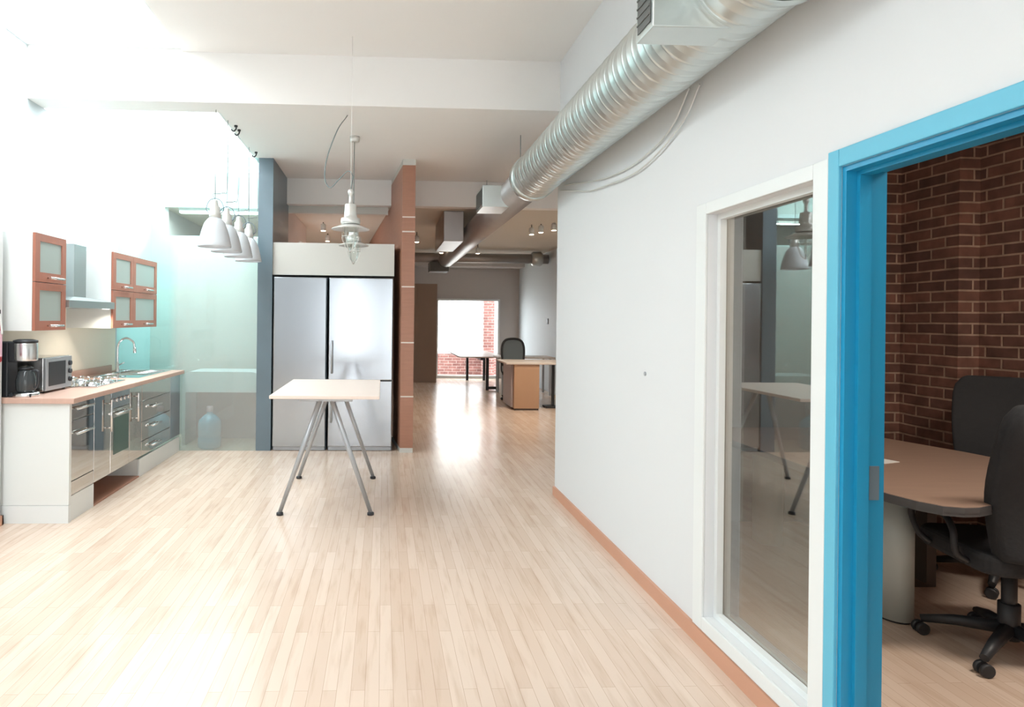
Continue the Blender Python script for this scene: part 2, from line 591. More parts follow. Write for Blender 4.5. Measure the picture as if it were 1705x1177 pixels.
# far space
struct('wall_right_far', 'bluewall', (3.5, 3.7, 5.34, 16.0, 0, 3.3))
struct('wall_back', 'greywall', (-3.15, 1.37, 16.0, 16.2, 0, 2.97), (3.0, 3.7, 16.0, 16.2, 0, 2.97), (1.37, 3.0, 16.0, 16.2, 2.04, 2.97))
struct('ceiling_soffit', 'greywall', (-3.15, 3.5, 15.4, 16.0, 2.83, 2.97))
struct('wall_left_far', 'greywall', (-3.15, -2.97, 8.2, 16.0, 0, 2.97))
struct('wall_behind_pillar', 'white', (-1.40, -1.262, 8.24, 10.2, 0, 2.97))
struct('trim_bulkhead', 'panel', (-1.262, .05, 8.24, 8.32, 2.88, 2.97))
# glass room back wall with clerestory opening
struct('wall_glass_room_back', 'panel', (-2.97, -1.42, 8.1, 8.24, 0, 2.54), (-2.97, -2.80, 8.1, 8.24, 2.54, 2.95), (-2.97, -1.42, 8.1, 8.24, 2.95, 3.3))
struct('trim_clerestory', 'frame', (-2.80, -1.42, 8.09, 8.11, 2.90, 2.95))
struct('wall_pillar', 'slate', (-1.42, -1.255, 7.1, 8.24, 0, 3.3))
struct('wall_fridge_niche', 'panel', (-1.255, .12, 7.13, 7.85, 1.99, 2.355), (-1.255, .0, 7.85, 7.95, 0, 2.355))
# glass partition
g = sempty('window_glass_partition')
ob('pane', 'aquag', (-2.97, -1.42, 7.10, 7.112, 0.0, 3.3), parent=g)

# angled brown panelled partition
bm = bmesh.new()
prism(bm, [(.203, 7.03), (.348, 7.03), (.262, 8.1), (.088, 8.1)], .05, 2.96)
poly2 = [(.203, 7.03), (.348, 7.03), (.262, 8.1), (.088, 8.1)]
prism(bm, poly2, 2.96, 3.235)
wm = obj('wall_middle', bm, 'veneer')
wm['kind'] = 'structure'
bm = bmesh.new()
prism(bm, [(.088, 8.101), (.262, 8.101), (-.06, 12.0), (-.28, 12.0)], 0, 2.96)
wn = obj('wall_middle_far', bm, 'veneer')
wn['kind'] = 'structure'
bm = bmesh.new()
for z in (.629, 1.237, 1.866, 2.487, 2.651):
    box(bm, .203, .349, 7.022, 7.031, z - .007, z + .007)
obj('joint_strip', bm, 'joint', wm)
bm = bmesh.new()
prism(bm, [(.205, 7.02), (.35, 7.02), (.264, 8.1), (.09, 8.1)], 3.235, 3.3)
prism(bm, [(.203, 7.02), (.348, 7.02), (.262, 8.0), (.09, 8.0)], 0, .05)
obj('end_cap', bm, 'panel', wm)

# far window
w2 = sempty('window_2')
ob('frame', 'frame', (1.37, 1.41, 15.97, 16.08, 0, 2.04), (2.95, 3.0, 15.97, 16.08, 0, 2.04), (1.41, 2.95, 15.97, 16.08, 1.99, 2.04), (1.41, 2.95, 15.97, 16.08, 0, .07), parent=w2)
ob('pane', 'clear', (1.41, 2.95, 16.02, 16.03, .07, 1.99), parent=w2)
# outside
struct('ground_outside', 'ground', (-8, 14, 16.3, 30, -.3, -.02))
gp = ob('brick_parapet', 'brickr', (-.5, 5, 17.2, 17.45, -.02, .56))
tag(gp, 'low red brick parapet wall outside the far window', 'wall')
tag(ob('brick_pier', 'brickr', (2.72, 3.02, 16.85, 17.15, -.02, 2.6)), 'tall red brick pier outside the far window beside its right edge', 'pier')
t = thing('building', (3, 26, -.3), 'bright white building seen through the far window', 'building')
ob('facade', 'facade', (-7, 7, 0, 3, 0, 9), parent=t)
for z in (1.7, 2.5):
    ob('ledge', 'panel', (-2.1, -.6, -.12, 0, z, z + .09), parent=t)

# ================================================================ kitchen
CF = -2.26   # cabinet front plane
Y0, Y1 = 4.60, 7.085
tag(ob('worktop', 'counter', (-2.955, -2.215, Y0 - .02, Y1, .865, .905), bevel=.004), 'pinkish wood kitchen worktop along the left wall', 'worktop')
tag(ob('splashback_upstand', 'counter', (-2.955, -2.935, 5.15, 6.9, .906, .97)), 'low reddish upstand strip along the back of the worktop', 'upstand')


def handle_h(par, y, z, w=.16, x=CF):
    bm = bmesh.new()
    tube(bm, [(x - .022, y - w / 2, z), (x - .022, y + w / 2, z)], .006, 8)
    for s in (-1, 1):
        tube(bm, [(x + .0, y + s * (w / 2 - .02), z), (x - .022, y + s * (w / 2 - .02), z)], .0045, 6)
    return obj('handle', bm, 'steelh', par)


def hh(par, y, z, w=.16, x=CF):   # handle standing out toward +x (room side)
    bm = bmesh.new()
    tube(bm, [(x + .032, y - w / 2, z), (x + .032, y + w / 2, z)], .009, 8)
    for s in (-1, 1):
        tube(bm, [(x + .001, y + s * (w / 2 - .02), z), (x + .032, y + s * (w / 2 - .02), z)], .006, 6)
    return obj('handle', bm, 'steelh', par)


def hv(par, y, z0, z1, x=CF):
    bm = bmesh.new()
    tube(bm, [(x + .034, y, z0), (x + .034, y, z1)], .009, 8)
    for z in (z0 + .03, z1 - .03):
        tube(bm, [(x + .001, y, z), (x + .034, y, z)], .006, 6)
    return obj('handle', bm, 'steelh', par)


GRP = 'steel-fronted base cabinets under the worktop'


def base_unit(name, y0, y1, label, cat='cabinet'):
    t = thing(name, (0, 0, 0), label, cat, GRP)
    ob('body', 'carc', (-2.94, CF - .02, y0, y1, .185, .862), parent=t)
    return t


FX = (CF - .018, CF)
# near drawer unit
t = base_unit('drawer_cabinet', 4.64, 5.0, 'nearest steel base cabinet with two long bar handles, beside white end panel')
for (a, b, hz) in ((.735, .86, .817), (.292, .731, .635), (.187, .288, None)):
    d = ob('drawer', 'gloss', (*FX, 4.642, 4.998, a, b), parent=t, bevel=.002)
    if hz:
        hh(d, 4.80, hz, .26)
# narrow door unit
t = base_unit('door_cabinet', 5.002, 5.30, 'narrow steel base cabinet door left of the oven with tall handle')
d = ob('door', 'gloss', (*FX, 5.004, 5.298, .187, .86), parent=t, bevel=.002)
hv(d, 5.235, .55, .81)
# oven
t = thing('oven', (0, 0, 0), 'small built-in steel oven with green glass door', 'oven')
ob('body', 'carc', (-2.94, CF - .02, 5.302, 5.69, .185, .862), parent=t)
pn = ob('control_panel', 'steel', (CF - .018, CF + .002, 5.304, 5.688, .72, .86), parent=t, bevel=.002)
for y in (5.38, 5.46, 5.54, 5.62):
    bm = bmesh.new()
    lathe(bm, [(.016, 0), (.016, .02), (.012, .024)], (CF + .002, y, .79), 12, 'x')
    obj('knob', bm, 'steelh', pn)
d = ob('door', 'gloss', (*FX, 5.304, 5.688, .187, .715), parent=t, bevel=.002)
ob('door_glass', 'ovenglass', (CF, CF + .003, 5.36, 5.66, .33, .64), parent=d)
hh(d, 5.50, .675, .30)
# wide door
t = base_unit('door_cabinet', 5.692, 5.97, 'steel base cabinet door right of the oven with tall handle')
d = ob('door', 'gloss', (*FX, 5.694, 5.968, .187, .86), parent=t, bevel=.002)
hv(d, 5.80, .54, .80)
# far drawers
t = base_unit('drawer_cabinet', 5.972, 6.76, 'wide steel drawer cabinet with three short handles, near the glass partition')
for (a, b, hz) in ((.70, .86, None), (.505, .696, .625), (.325, .501, .44), (.187, .321, .25)):
    d = ob('drawer', 'gloss', (*FX, 5.974, 6.758, a, b), parent=t, bevel=.002)
    if hz:
        hh(d, 6.29, hz, .24)
t = base_unit('filler_cabinet', 6.762, 7.08, 'narrow pale filler cabinet at the far end touching the glass')
ob('door', 'steel', (*FX, 6.764, 7.078, .187, .86), parent=t, bevel=.002)
# end panel and plinths
t = thing('end_panel', (0, 0, 0), 'white end panel closing the near side of the kitchen run', 'panel')
ob('panel', 'carc', (-2.95, CF + .005, 4.605, 4.637, .13, .862), parent=t)
ob('kick_panel', 'frame', (-2.95, CF + .005, 4.600, 4.637, 0, .128), parent=t)
t = thing('plinth', (0, 0, 0), 'cream kitchen plinth with a long open slot under the oven', 'plinth')
ob('plinth_panel', 'carc', (CF - .018, CF - .002, 4.64, 5.01, 0, .182), (-2.90, CF - .02, 4.99, 5.01, 0, .182), parent=t)
ob('plinth_panel', 'carc', (CF - .018, CF - .002, 5.93, 7.08, 0, .165), (-2.90, CF - .02, 5.93, 5.95, 0, .165), parent=t)
ob('back_board', 'veneer', (-2.66, -2.64, 5.01, 5.93, 0, .182), (-2.64, CF - .002, 5.01, 5.93, 0, .012), parent=t)

# upper cabinets
UX = -2.53
UG = 'wall cabinets above the worktop'


def upper(y0, y1, label, hz=(1.455, 1.80)):
    t = thing('wall_cabinet', (0, 0, 0), label, 'cabinet', UG)
    ob('body', 'carc', (-2.968, UX - .022, y0, y1, 1.385, 2.105), parent=t)
    for (a, b) in ((1.387, 1.742), (1.747, 2.103)):
        fw = .062
        d = ob('door', 'veneer2', (UX - .02, UX, y0, y0 + fw, a, b), (UX - .02, UX, y1 - fw, y1, a, b),
               (UX - .02, UX, y0 + fw, y1 - fw, a, a + fw * 1.15), (UX - .02, UX, y0 + fw, y1 - fw, b - fw * .9, b), parent=t)
        ob('door_glass', 'frostp', (UX - .014, UX - .008, y0 + fw, y1 - fw, a + fw * 1.15, b - fw * .9), parent=d)
        hh(d, (y0 + y1) / 2 + .03, a + .034, .2, UX)
    return t


upper(4.645, 5.085, 'wall cabinet with two stacked glass doors, nearest, left of the hood')
upper(5.96, 6.43, 'wall cabinet with two stacked glass doors immediately right of the hood')
upper(6.432, 7.085, 'wide wall cabinet with stacked glass doors, farthest, touching the glass partition')

t = thing('range_hood', (0, 0, 0), 'grey steel chimney range hood between the wall cabinets', 'hood')
bm = bmesh.new()
box(bm, -2.958, -2.51, 5.10, 5.945, 1.565, 1.625)
a = [bm.verts.new(p) for p in ((-2.958, 5.10, 1.625), (-2.51, 5.10, 1.625), (-2.51, 5.945, 1.625), (-2.958, 5.945, 1.625))]
b = [bm.verts.new(p) for p in ((-2.958, 5.40, 1.66), (-2.62, 5.40, 1.66), (-2.62, 5.70, 1.66), (-2.958, 5.70, 1.66))]
ringjoin(bm, [a, b])
for f in bm.faces:
    f.smooth = False
obj('canopy', bm, 'hood', t)
ob('chimney', 'hood', (-2.968, -2.64, 5.44, 5.66, 1.655, 2.115), parent=t, bevel=.003)
ob('light_lens', 'hot', (-2.56, -2.52, 5.80, 5.86, 1.560, 1.565), parent=t)

l = bpy.data.lights.new('hood_lamp', 'SPOT')
l.energy = 14
l.color = (1, .93, .82)
l.spot_size = 2.7
l.spot_blend = .8
l.shadow_soft_size = .05
lo = bpy.data.objects.new('hood_lamp', l)
lo.location = (-2.54, 5.83, 1.55)
lo.parent = t
COL.objects.link(lo)

# cooktop
t = thing('cooktop', (-2.6, 5.56, .905), 'shiny steel four-burner cooktop on the worktop', 'cooktop')
ob('plate', 'chrome', (-.24, .24, -.28, .28, 0, .012), parent=t, bevel=.004)
for sx in (-1, 1):
    for sy in (-1, 1):
        bm = bmesh.new()
        lathe(bm, [(.07, .012), (.07, .02), (.045, .024), (.045, .032), (.0, .034)][:4], (sx * .12, sy * .14, 0), 20)
        for k in range(4):
            a = k * PI / 2
            tube(bm, [(sx * .12 + .03 * math.cos(a), sy * .14 + .03 * math.sin(a), .045), (sx * .12 + .10 * math.cos(a), sy * .14 + .10 * math.sin(a), .045), (sx * .12 + .10 * math.cos(a), sy * .14 + .10 * math.sin(a), .012)], .005, 6)
        obj('burner', bm, 'chrome', t)
# sink
t = thing('sink', (-2.57, 6.5, .905), 'stainless steel sink with drainer set in the worktop', 'sink')
bm = bmesh.new()
for bxs in ((-.25, .25, -.45, -.41, 0, .008), (-.25, .25, .41, .45, 0, .008), (-.25, -.21, -.41, .41, 0, .008), (.21, .25, -.41, .41, 0, .008), (-.21, .21, -.03, .03, 0, .008), (-.21, .21, -.41, -.03, 0, .003), (-.21, .21, .03, .41, 0, .003)):
    box(bm, *bxs)
obj('rim', bm, 'chrome', t)
bm = bmesh.new()
for k in range(6):
    tube(bm, [(-.18, .08 + k * .055, .006), (.18, .08 + k * .055, .006)], .005, 6)
obj('drainer_ribs', bm, 'chrome', t)
bm = bmesh.new()
lathe(bm, [(.035, .003), (.035, .006), (.02, .006)], (0, -.22, 0), 16)
obj('drain', bm, 'steel', t)
# faucet
t = thing('faucet', (-2.80, 6.72, .913), 'chrome gooseneck kitchen faucet behind the sink', 'faucet')
bm = bmesh.new()
lathe(bm, [(.028, 0), (.028, .012), (.018, .03), (.016, .10)], (0, 0, 0), 16)
obj('base', bm, 'chrome', t)
bm = bmesh.new()
tube(bm, smooth([(0, 0, .08), (0, 0, .24), (.02, 0, .315), (.09, 0, .355), (.16, 0, .315), (.175, 0, .25)]), .011, 10)
obj('neck', bm, 'chrome', t)
bm = bmesh.new()
tube(bm, [(.175, 0, .26), (.178, 0, .20)], .016, 12)
obj('spout', bm, 'chrome', t)
bm = bmesh.new()
tube(bm, [(.015, 0, .07), (.075, -.01, .10)], .007, 8)
obj('lever', bm, 'chrome', t)

# microwave (front faces the room)
t = thing('microwave', (-2.72, 5.06, .905), 'small silver microwave with dark door beside the coffee maker', 'microwave')
ob('body', 'steelh', (-.15, .14, -.20, .20, .012, .27), parent=t, bevel=.006)
d = ob('door', 'grey', (.141, .160, -.20, .12, .016, .266), parent=t, bevel=.003)
ob('door_window', 'black', (.160, .163, -.16, .09, .05, .235), parent=d)
p = ob('control_panel', 'grey', (.141, .158, .122, .20, .016, .266), parent=t, bevel=.003)
for z in (.21, .145, .08):
    bm = bmesh.new()
    lathe(bm, [(.02, 0), (.02, .015), (.014, .018)], (.158, .16, z), 14, 'x')
    obj('knob', bm, 'black', p)
for x in (-.11, .11):
    for y in (-.16, .16):
        bm = bmesh.new()
        lathe(bm, [(.014, 0), (.014, .013)], (x, y, 0), 10)
        obj('foot', bm, 'black', t)
# coffee maker
t = thing('coffee_maker', (-2.66, 4.675, .905), 'black and silver drip coffee maker at the near worktop end', 'coffee maker')
ob('body', 'black', (-.20, -.045, -.055, .075, 0, .40), (-.045, .12, -.055, .075, 0, .028), (-.045, .085, -.055, .075, .255, .40), parent=t, bevel=.008)
bm = bmesh.new()
lathe(bm, [(.078, .262), (.08, .27), (.08, .385), (.076, .395)], (.045, .01, 0), 28)
obj('brew_head', bm, 'steelh', t)
bm = bmesh.new()
lathe(bm, [(.082, .395), (.08, .41), (.05, .418)], (.045, .01, 0), 28)
obj('lid', bm, 'black', t)
bm = bmesh.new()
lathe(bm, [(.05, .03), (.065, .05), (.068, .12), (.05, .18), (.042, .195)], (.05, .01, 0), 24)
cf = obj('carafe', bm, 'carafe', t)
bm = bmesh.new()
tube(bm, smooth([(.09, .01, .19), (.135, .01, .18), (.135, .01, .09), (.11, .01, .06)]), .009, 8)
obj('carafe_handle', bm, 'black', cf)
bm = bmesh.new()
lathe(bm, [(.045, .195), (.05, .21), (.03, .22)], (.05, .01, 0), 20)
obj('carafe_lid', bm, 'black', cf)
bm = bmesh.new()
lathe(bm, [(.088, 0), (.09, .01), (.086, .029), (.06, .03)], (.05, .01, 0), 28)
obj('warming_plate', bm, 'steelh', t)

# fire extinguisher on the left wall end
t = thing('fire_extinguisher', (-2.655, 4.375, 1.175), 'red fire extinguisher hung on the left wall above the coffee maker', 'fire extinguisher')
t.scale = (.8, .8, .8)
bm = bmesh.new()
lathe(bm, [(.05, 0), (.06, .01), (.06, .33), (.05, .37), (.025, .40), (.02, .42)], (0, 0, 0), 28)
obj('cylinder', bm, 'red', t)
bm = bmesh.new()
lathe(bm, [(.061, .05), (.061, .27)], (0, 0, 0), 28, cap0=False, cap1=False)
obj('label_wrap', bm, 'label', t)
ob('valve', 'black', (-.02, .05, -.012, .012, .415, .45), parent=t, bevel=.003)
bm = bmesh.new()
tube(bm, smooth([(.02, 0, .43), (.05, -.01, .40), (.065, -.01, .33), (.075, -.01, .24)]), .009, 8)
obj('hose', bm, 'cordw', t)
ob('wall_bracket', 'grey', (-.068, -.058, -.03, .03, .18, .30), parent=t)

# ================================================================ fridges


def fridge(name, x0, x1, label, split, hx):
    t = thing(name, ((x0 + x1) / 2, 7.12, 0), label, 'fridge')
    h = (x1 - x0) / 2
    ob('body', 'slate', (-h, h, .035, .62, .0, 1.962), parent=t)
    parts = [(.05, split - .004), (split + .004, 1.962)] if split else [(.05, 1.962)]
    for a, b in parts:
        d = ob('door', 'steel', (-h + .003, h - .003, -.03, .034, a, b), parent=t, bevel=.008)
        if hx is not None:
            z0, z1 = (a + .28, b - .12) if a < .5 and split else (split + .08 if split else .9, (split or .9) + .45)
            bm = bmesh.new()
            tube(bm, [(hx, -.075, z0), (hx, -.075, z1)], .011, 10)
            for z in (z0 + .04, z1 - .04):
                tube(bm, [(hx, -.031, z), (hx, -.075, z)], .008, 8)
            obj('handle', bm, 'grey', d)
    ob('toe_grille', 'grey', (-h + .01, h - .01, .0, .034, .005, .045), parent=t)
    return t


fridge('fridge', -1.238, -.640, 'narrow tall stainless fridge standing against the slate pillar', None, None)
fridge('fridge', -.617, .112, 'wide stainless fridge freezer with bar handles beside the brown partition', .80, -.32)

# ================================================================ glass room things
t = thing('side_table', (-1.90, 7.60, 0), 'white rounded table behind the frosted glass partition', 'table')
bm = bmesh.new()
o = []
for (xx, zz) in [(p[0], p[1]) for p in rounded(-.44, .46, .0, .86, .10)]:
    if True:
        o.append((xx, zz))
out = [(-.44, 0), (.46, 0), (.46, .76)] + [(.36 + .10 * math.cos(a), .76 + .10 * math.sin(a)) for a in [PI / 2 * k / 6 for k in range(1, 7)]] + [(-.34 - .10 * math.sin(a), .76 + .10 * math.cos(a)) for a in [PI / 2 * k / 6 for k in range(0, 7)]]
inn = [(-.40, 0), (.42, 0), (.42, .62), (-.40, .62)]
# arch shell: legs and thick top as prisms in the X-Z plane
seq = [(-.44, 0), (-.40, 0), (-.40, .62), (.42, .62), (.42, 0), (.46, 0)] + out[2:]
fa = [bm.verts.new((x, -.2, z)) for x, z in seq]
fb = [bm.verts.new((x, .28, z)) for x, z in seq]
bm.faces.new(fa)
bm.faces.new(list(reversed(fb)))
for k in range(len(seq)):
    bm.faces.new((fa[k], fb[k], fb[(k + 1) % len(seq)], fa[(k + 1) % len(seq)]))
obj('table_frame', bm, 'frame', t)
ob('back_panel', 'slate', (-.40, .42, .24, .27, 0, .62), parent=t)
t = thing('water_bottle', (-1.98, 7.27, 0), 'large blue water cooler bottle on the floor behind the glass', 'bottle')
bm = bmesh.new()
lathe(bm, [(.11, 0), (.13, .015), (.13, .12), (.122, .135), (.13, .15), (.13, .27), (.12, .32), (.07, .37), (.032, .395), (.032, .42)], (0, 0, 0), 32)
obj('body', bm, 'jug', t)
bm = bmesh.new()
lathe(bm, [(.036, .415), (.036, .47), (.03, .475)], (0, 0, 0), 20)
obj('cap', bm, 'cap', t)

# ================================================================ high table
t = thing('high_table', (-.425, 5.24, 0), 'pale birch table on grey splayed legs before the fridges', 'table')
ob('tabletop', 'birch', (-.405, .405, -.625, .625, .905, .93), parent=t, bevel=.003)
for ys, yf in ((-.50, -.45), (.50, .64)):
    cb = ob('crossbar', 'grey', (-.20, .20, ys - .02, ys + .02, .875, .904), parent=t, bevel=.003)
    for sx in (-1, 1):
        x_top = .045 * sx
        x_bot = .345 * sx
        bm = bmesh.new()
        tube(bm, [(x_bot, yf, .02), (x_top, ys, .885)], .016, 12, r1=.021)
        lg = obj('leg', bm, 'grey', t)
        bm = bmesh.new()
        lathe(bm, [(.026, 0), (.026, .018), (.016, .024)], (x_bot, yf, 0), 16)
        obj('foot', bm, 'black', lg)

# ================================================================ pendants


def bell_lamp(loc, label, top, swag):
    t = thing('pendant_lamp', loc, label, 'lamp', 'row of white bell pendants below the skylight edge')
    bm = bmesh.new()
    prof = [(.140, 0), (.142, .006), (.136, .03), (.124, .09), (.108, .15), (.088, .205), (.062, .24), (.045, .252)]
    lathe(bm, prof, n=36, cap0=False, cap1=False)
    lathe(bm, [(r - .005, h) for r, h in prof], n=36, cap0=False, cap1=True)
    obj('lamp_shade', bm, 'lampw', t)
    bm = bmesh.new()
    lathe(bm, [(.05, .248), (.05, .30), (.042, .305), (.042, .345), (.028, .36), (.022, .40), (.012, .41)], n=20)
    obj('socket', bm, 'alu', t)
    bm = bmesh.new()
    lathe(bm, [(.01, .21), (.028, .17), (.042, .12), (.038, .08), (.02, .058)], n=20)
    obj('bulb', bm, 'hot', t)
    bm = bmesh.new()
    for s in (-1, 1):
        tube(bm, smooth([(s * .05, 0, .29), (s * .075, 0, .33), (s * .05, 0, .40), (0, 0, .425)]), .004, 6)
    obj('bracket', bm, 'slate', t)
    bm = bmesh.new()
    z = 3.31 - loc[2]
    tube(bm, [(0, 0, .40), (0, 0, z)], .003, 6)
    tube(bm, smooth([(0, 0, .41), (-.03, .05, .47), (.03, .15, .50), (.045, .24, .58), (.04, .25, z - .02)]), .0035, 6)
    obj('cord', bm, 'cord', t)
    return t


for y, l in ((5.49, 'white bell pendant lamp, nearest and highest of the row of four'),
             (5.90, 'white bell pendant lamp, second in the row from the kitchen side'),
             (6.38, 'white bell pendant lamp, third in the row, second from the slate pillar'),
             (6.85, 'white bell pendant lamp, farthest of the row, overlapping the slate pillar')):
    bell_lamp((-1.47, y, 2.11), l, 3.3, True)
for i, y in enumerate((5.92, 6.05, 6.85)):
    bm = bmesh.new()
    pts = smooth([(-1.40, y, 3.30), (-1.40, y, 3.265), (-1.425, y, 3.245), (-1.445, y, 3.262)])
    tube(bm, pts, .007, 8)
    lathe(bm, [(.016, 3.285), (.016, 3.30)], (-1.40, y, 0), 12)
    tag(obj('ceiling_hook', bm, 'black'), ('black hook at the skylight edge, nearest of the three', 'black hook at the skylight edge, middle one close behind the nearest', 'black hook at the skylight edge beside the slate pillar')[i], 'hook', 'black cord hooks at the skylight edge')


def ship_lamp(loc, label):
    t = thing('pendant_lamp', loc, label, 'lamp', 'aluminium disc pendants over the high table')
    bm = bmesh.new()
    lathe(bm, [(.006, .315), (.020, .308), (.024, .29), (.020, .272), (.014, .265), (.014, .20), (.040, .195), (.044, .19), (.050, .11), (.052, .09), (.074, .082), (.078, .045), (.07, .035)], n=28)
    obj('lamp_body', bm, 'alu', t)
    bm = bmesh.new()
    lathe(bm, [(.06, .035), (.10, .02), (.148, 0), (.150, -.004), (.10, .012), (.05, .02)], n=36)
    obj('shade_disc', bm, 'alu', t)
    bm = bmesh.new()
    lathe(bm, [(.05, .03), (.055, -.03), (.050, -.09), (.035, -.14), (.012, -.16)], n=24)
    obj('globe', bm, 'lampglass', t)
    bm = bmesh.new()
    for k in range(6):
        a = k * PI / 3
        tube(bm, [(.062 * math.cos(a), .062 * math.sin(a), .03), (.064 * math.cos(a), .064 * math.sin(a), -.08), (.035 * math.cos(a), .035 * math.sin(a), -.155), (0, 0, -.185)], .0025, 6)
    tube(bm, [(.064 * math.cos(k * PI / 8), .064 * math.sin(k * PI / 8), -.06) for k in range(16)], .0025, 6, closed=True)
    obj('wire_cage', bm, 'alu', t)
    return t


t = ship_lamp((-.265, 4.93, 2.205), 'near aluminium disc pendant with glass globe and looped cord')
bm = bmesh.new()
tube(bm, [(0, 0, .31), (0, 0, 1.515)], .0022, 6)
obj('wire', bm, 'ceil', t)
bm = bmesh.new()
tube(bm, smooth([(0, 0, .31), (.012, 0, .42), (-.03, .03, .46), (-.10, .06, .40), (-.17, .08, .34), (-.215, .10, .42), (-.20, .14, .60), (-.13, .25, .85), (-.08, .5, 1.03), (-.07, .62, 1.095)]), .0045, 6)
obj('cord', bm, 'cord', t)
t = ship_lamp((-.30, 6.2, 2.225), 'rear aluminium disc pendant hung from a round ceiling canopy')
bm = bmesh.new()
tube(bm, [(-.004, 0, .31), (-.004, 0, 1.02)], .004, 8)
obj('wire', bm, 'cord', t)
bm = bmesh.new()
lathe(bm, [(.03, 1.02), (.045, 1.025), (.05, 1.075)], n=24)
obj('canopy', bm, 'alu', t)

# ================================================================ ducts
DXC, DZC, DR = 1.285, 2.74, .190
t = thing('air_duct', (DXC, 0, DZC), 'large spiral galvanised round air duct along the right wall', 'duct')
bm = bmesh.new()
pitch, N = .115, 48
rings = []
yy = -1.2
k = 0
while yy < 5.30:
    for dy, dr in ((0, 0), (.003, .002), (.010, .002), (.013, 0), (.018, 0), (.060, 0), (.063, .0007), (.068, .0007), (.071, 0), (.110, 0)):
        ring = []
        for j in range(N):
            a = 2 * PI * j / N
            rr = DR + dr
            ring.append(bm.verts.new((rr * math.cos(a), yy + dy + pitch * (j / N if j <= N / 2 else 1 - j / N) * .6, rr * math.sin(a))))
        rings.append(ring)
    yy += pitch
ringjoin(bm, rings)
obj('spiral_pipe', bm, 'galv', t)
bm = bmesh.new()
lathe(bm, [(DR + .004, 5.30), (DR + .012, 5.31), (DR + .012, 5.40), (.175, 5.46), (.165, 5.50)], n=48, axis='y')
obj('collar', bm, 'galv', t)
bm = bmesh.new()
lathe(bm, [(.160, 5.45), (.160, 12.8)], n=40, axis='y')
obj('plain_pipe', bm, 'galvd', t)
for y0, y1, z0, z1 in ((2.19, 2.34, -.185, .24), (6.02, 6.42, -.14, .07)):
    v = ob('vent_box', 'galv', (-.335, -.02, y0, y1, z0, z1), parent=t, bevel=.004)
    bm = bmesh.new()
    box(bm, -.339, -.336, y0 + .02, y1 - .02, z0 + .025, z1 - .025)
    for q in range(1, 12):
        z = z0 + .025 + (z1 - z0 - .05) * q / 12
        box(bm, -.343, -.339, y0 + .02, y1 - .02, z - .003, z + .003)
    obj('grille', bm, 'grille', v)
bm = bmesh.new()
for yc in (1.86, 1.98):
    lathe(bm, [(DR + .002, yc), (DR + .014, yc + .006), (DR + .014, yc + .02), (DR + .002, yc + .026)], n=48, axis='y', cap0=False, cap1=False)
obj('band', bm, 'galv', t)
for y, za, zb, rr in ((6.02, .14, .68, .004), (8.0, .14, .68, .004)):
    bm = bmesh.new()
    tube(bm, [(.03, y, za), (.03, y, zb)], rr, 6)
    obj('hanger_rod', bm, 'cord', t)
# cables sagging below the duct
for i, (pts, lab) in enumerate((([(1.475, 2.88, 2.62), (1.478, 3.04, 2.50), (1.478, 3.36, 2.41), (1.478, 3.70, 2.38), (1.478, 4.25, 2.42), (1.478, 4.55, 2.46), (1.478, 5.2, 2.60)], 'thin pale cable sagging lowest along the white wall under the duct'),
                                ([(1.475, 2.98, 2.64), (1.481, 3.20, 2.50), (1.481, 3.60, 2.44), (1.481, 4.0, 2.45), (1.481, 4.40, 2.50), (1.481, 5.1, 2.62)], 'thin pale cable sagging just above the lower one on the white wall'))):
    bm = bmesh.new()
    tube(bm, smooth(pts), .005, 6)
    tag(obj('cable', bm, 'cordw'), lab, 'cable')
tag(ob('branch_duct', 'galvd', (.80, 1.075, 8.4, 9.7, 2.56, 2.97), bevel=.01), 'rectangular brownish duct box under the far ceiling beside the round duct', 'duct')
t = thing('cross_duct', (0, 13.05, 2.80), 'dark round duct crossing the far room below its ceiling', 'duct')
bm = bmesh.new()
lathe(bm, [(.10, .55), (.10, 3.46)], n=32, axis='x')
obj('pipe', bm, 'galvd', t)
bm = bmesh.new()
lathe(bm, [(.115, 3.1), (.15, 3.14), (.15, 3.3), (.115, 3.34)], n=32, axis='x')
obj('elbow', bm, 'galv', t)
tag(ob('equipment_box', 'grille', (.95, 1.35, 12.9, 13.35, 2.50, 2.70), bevel=.01), 'dark box hung where the round duct meets the cross duct', 'equipment')


def spot(loc, label, power=12, col=(1, .88, .72)):
    t = thing('spotlight', loc, label, 'spotlight', 'small lit spotlights under the far ceiling')
    bm = bmesh.new()
    lathe(bm, [(.035, 0), (.04, .01), (.04, .09), (.02, .11)], n=16)
    obj('housing', bm, 'frame', t)
    bm = bmesh.new()
    lathe(bm, [(.034, -.004), (.034, .001)], n=16)
    obj('lens', bm, 'warm', t)
    bm = bmesh.new()
    tube(bm, [(0, 0, .10), (0, 0, 2.97 - loc[2])], .008, 6)
    obj('stem', bm, 'grille', t)
    l = bpy.data.lights.new('spotlight_bulb', 'SPOT')
    l.energy = power
    l.color = col
    l.spot_size = 2.3
    l.spot_blend = .6
    l.shadow_soft_size = .04
    lo = bpy.data.objects.new('spotlight_bulb', l)
    lo.location = (0, 0, -.02)
    lo.parent = t
    COL.objects.link(lo)
    return t


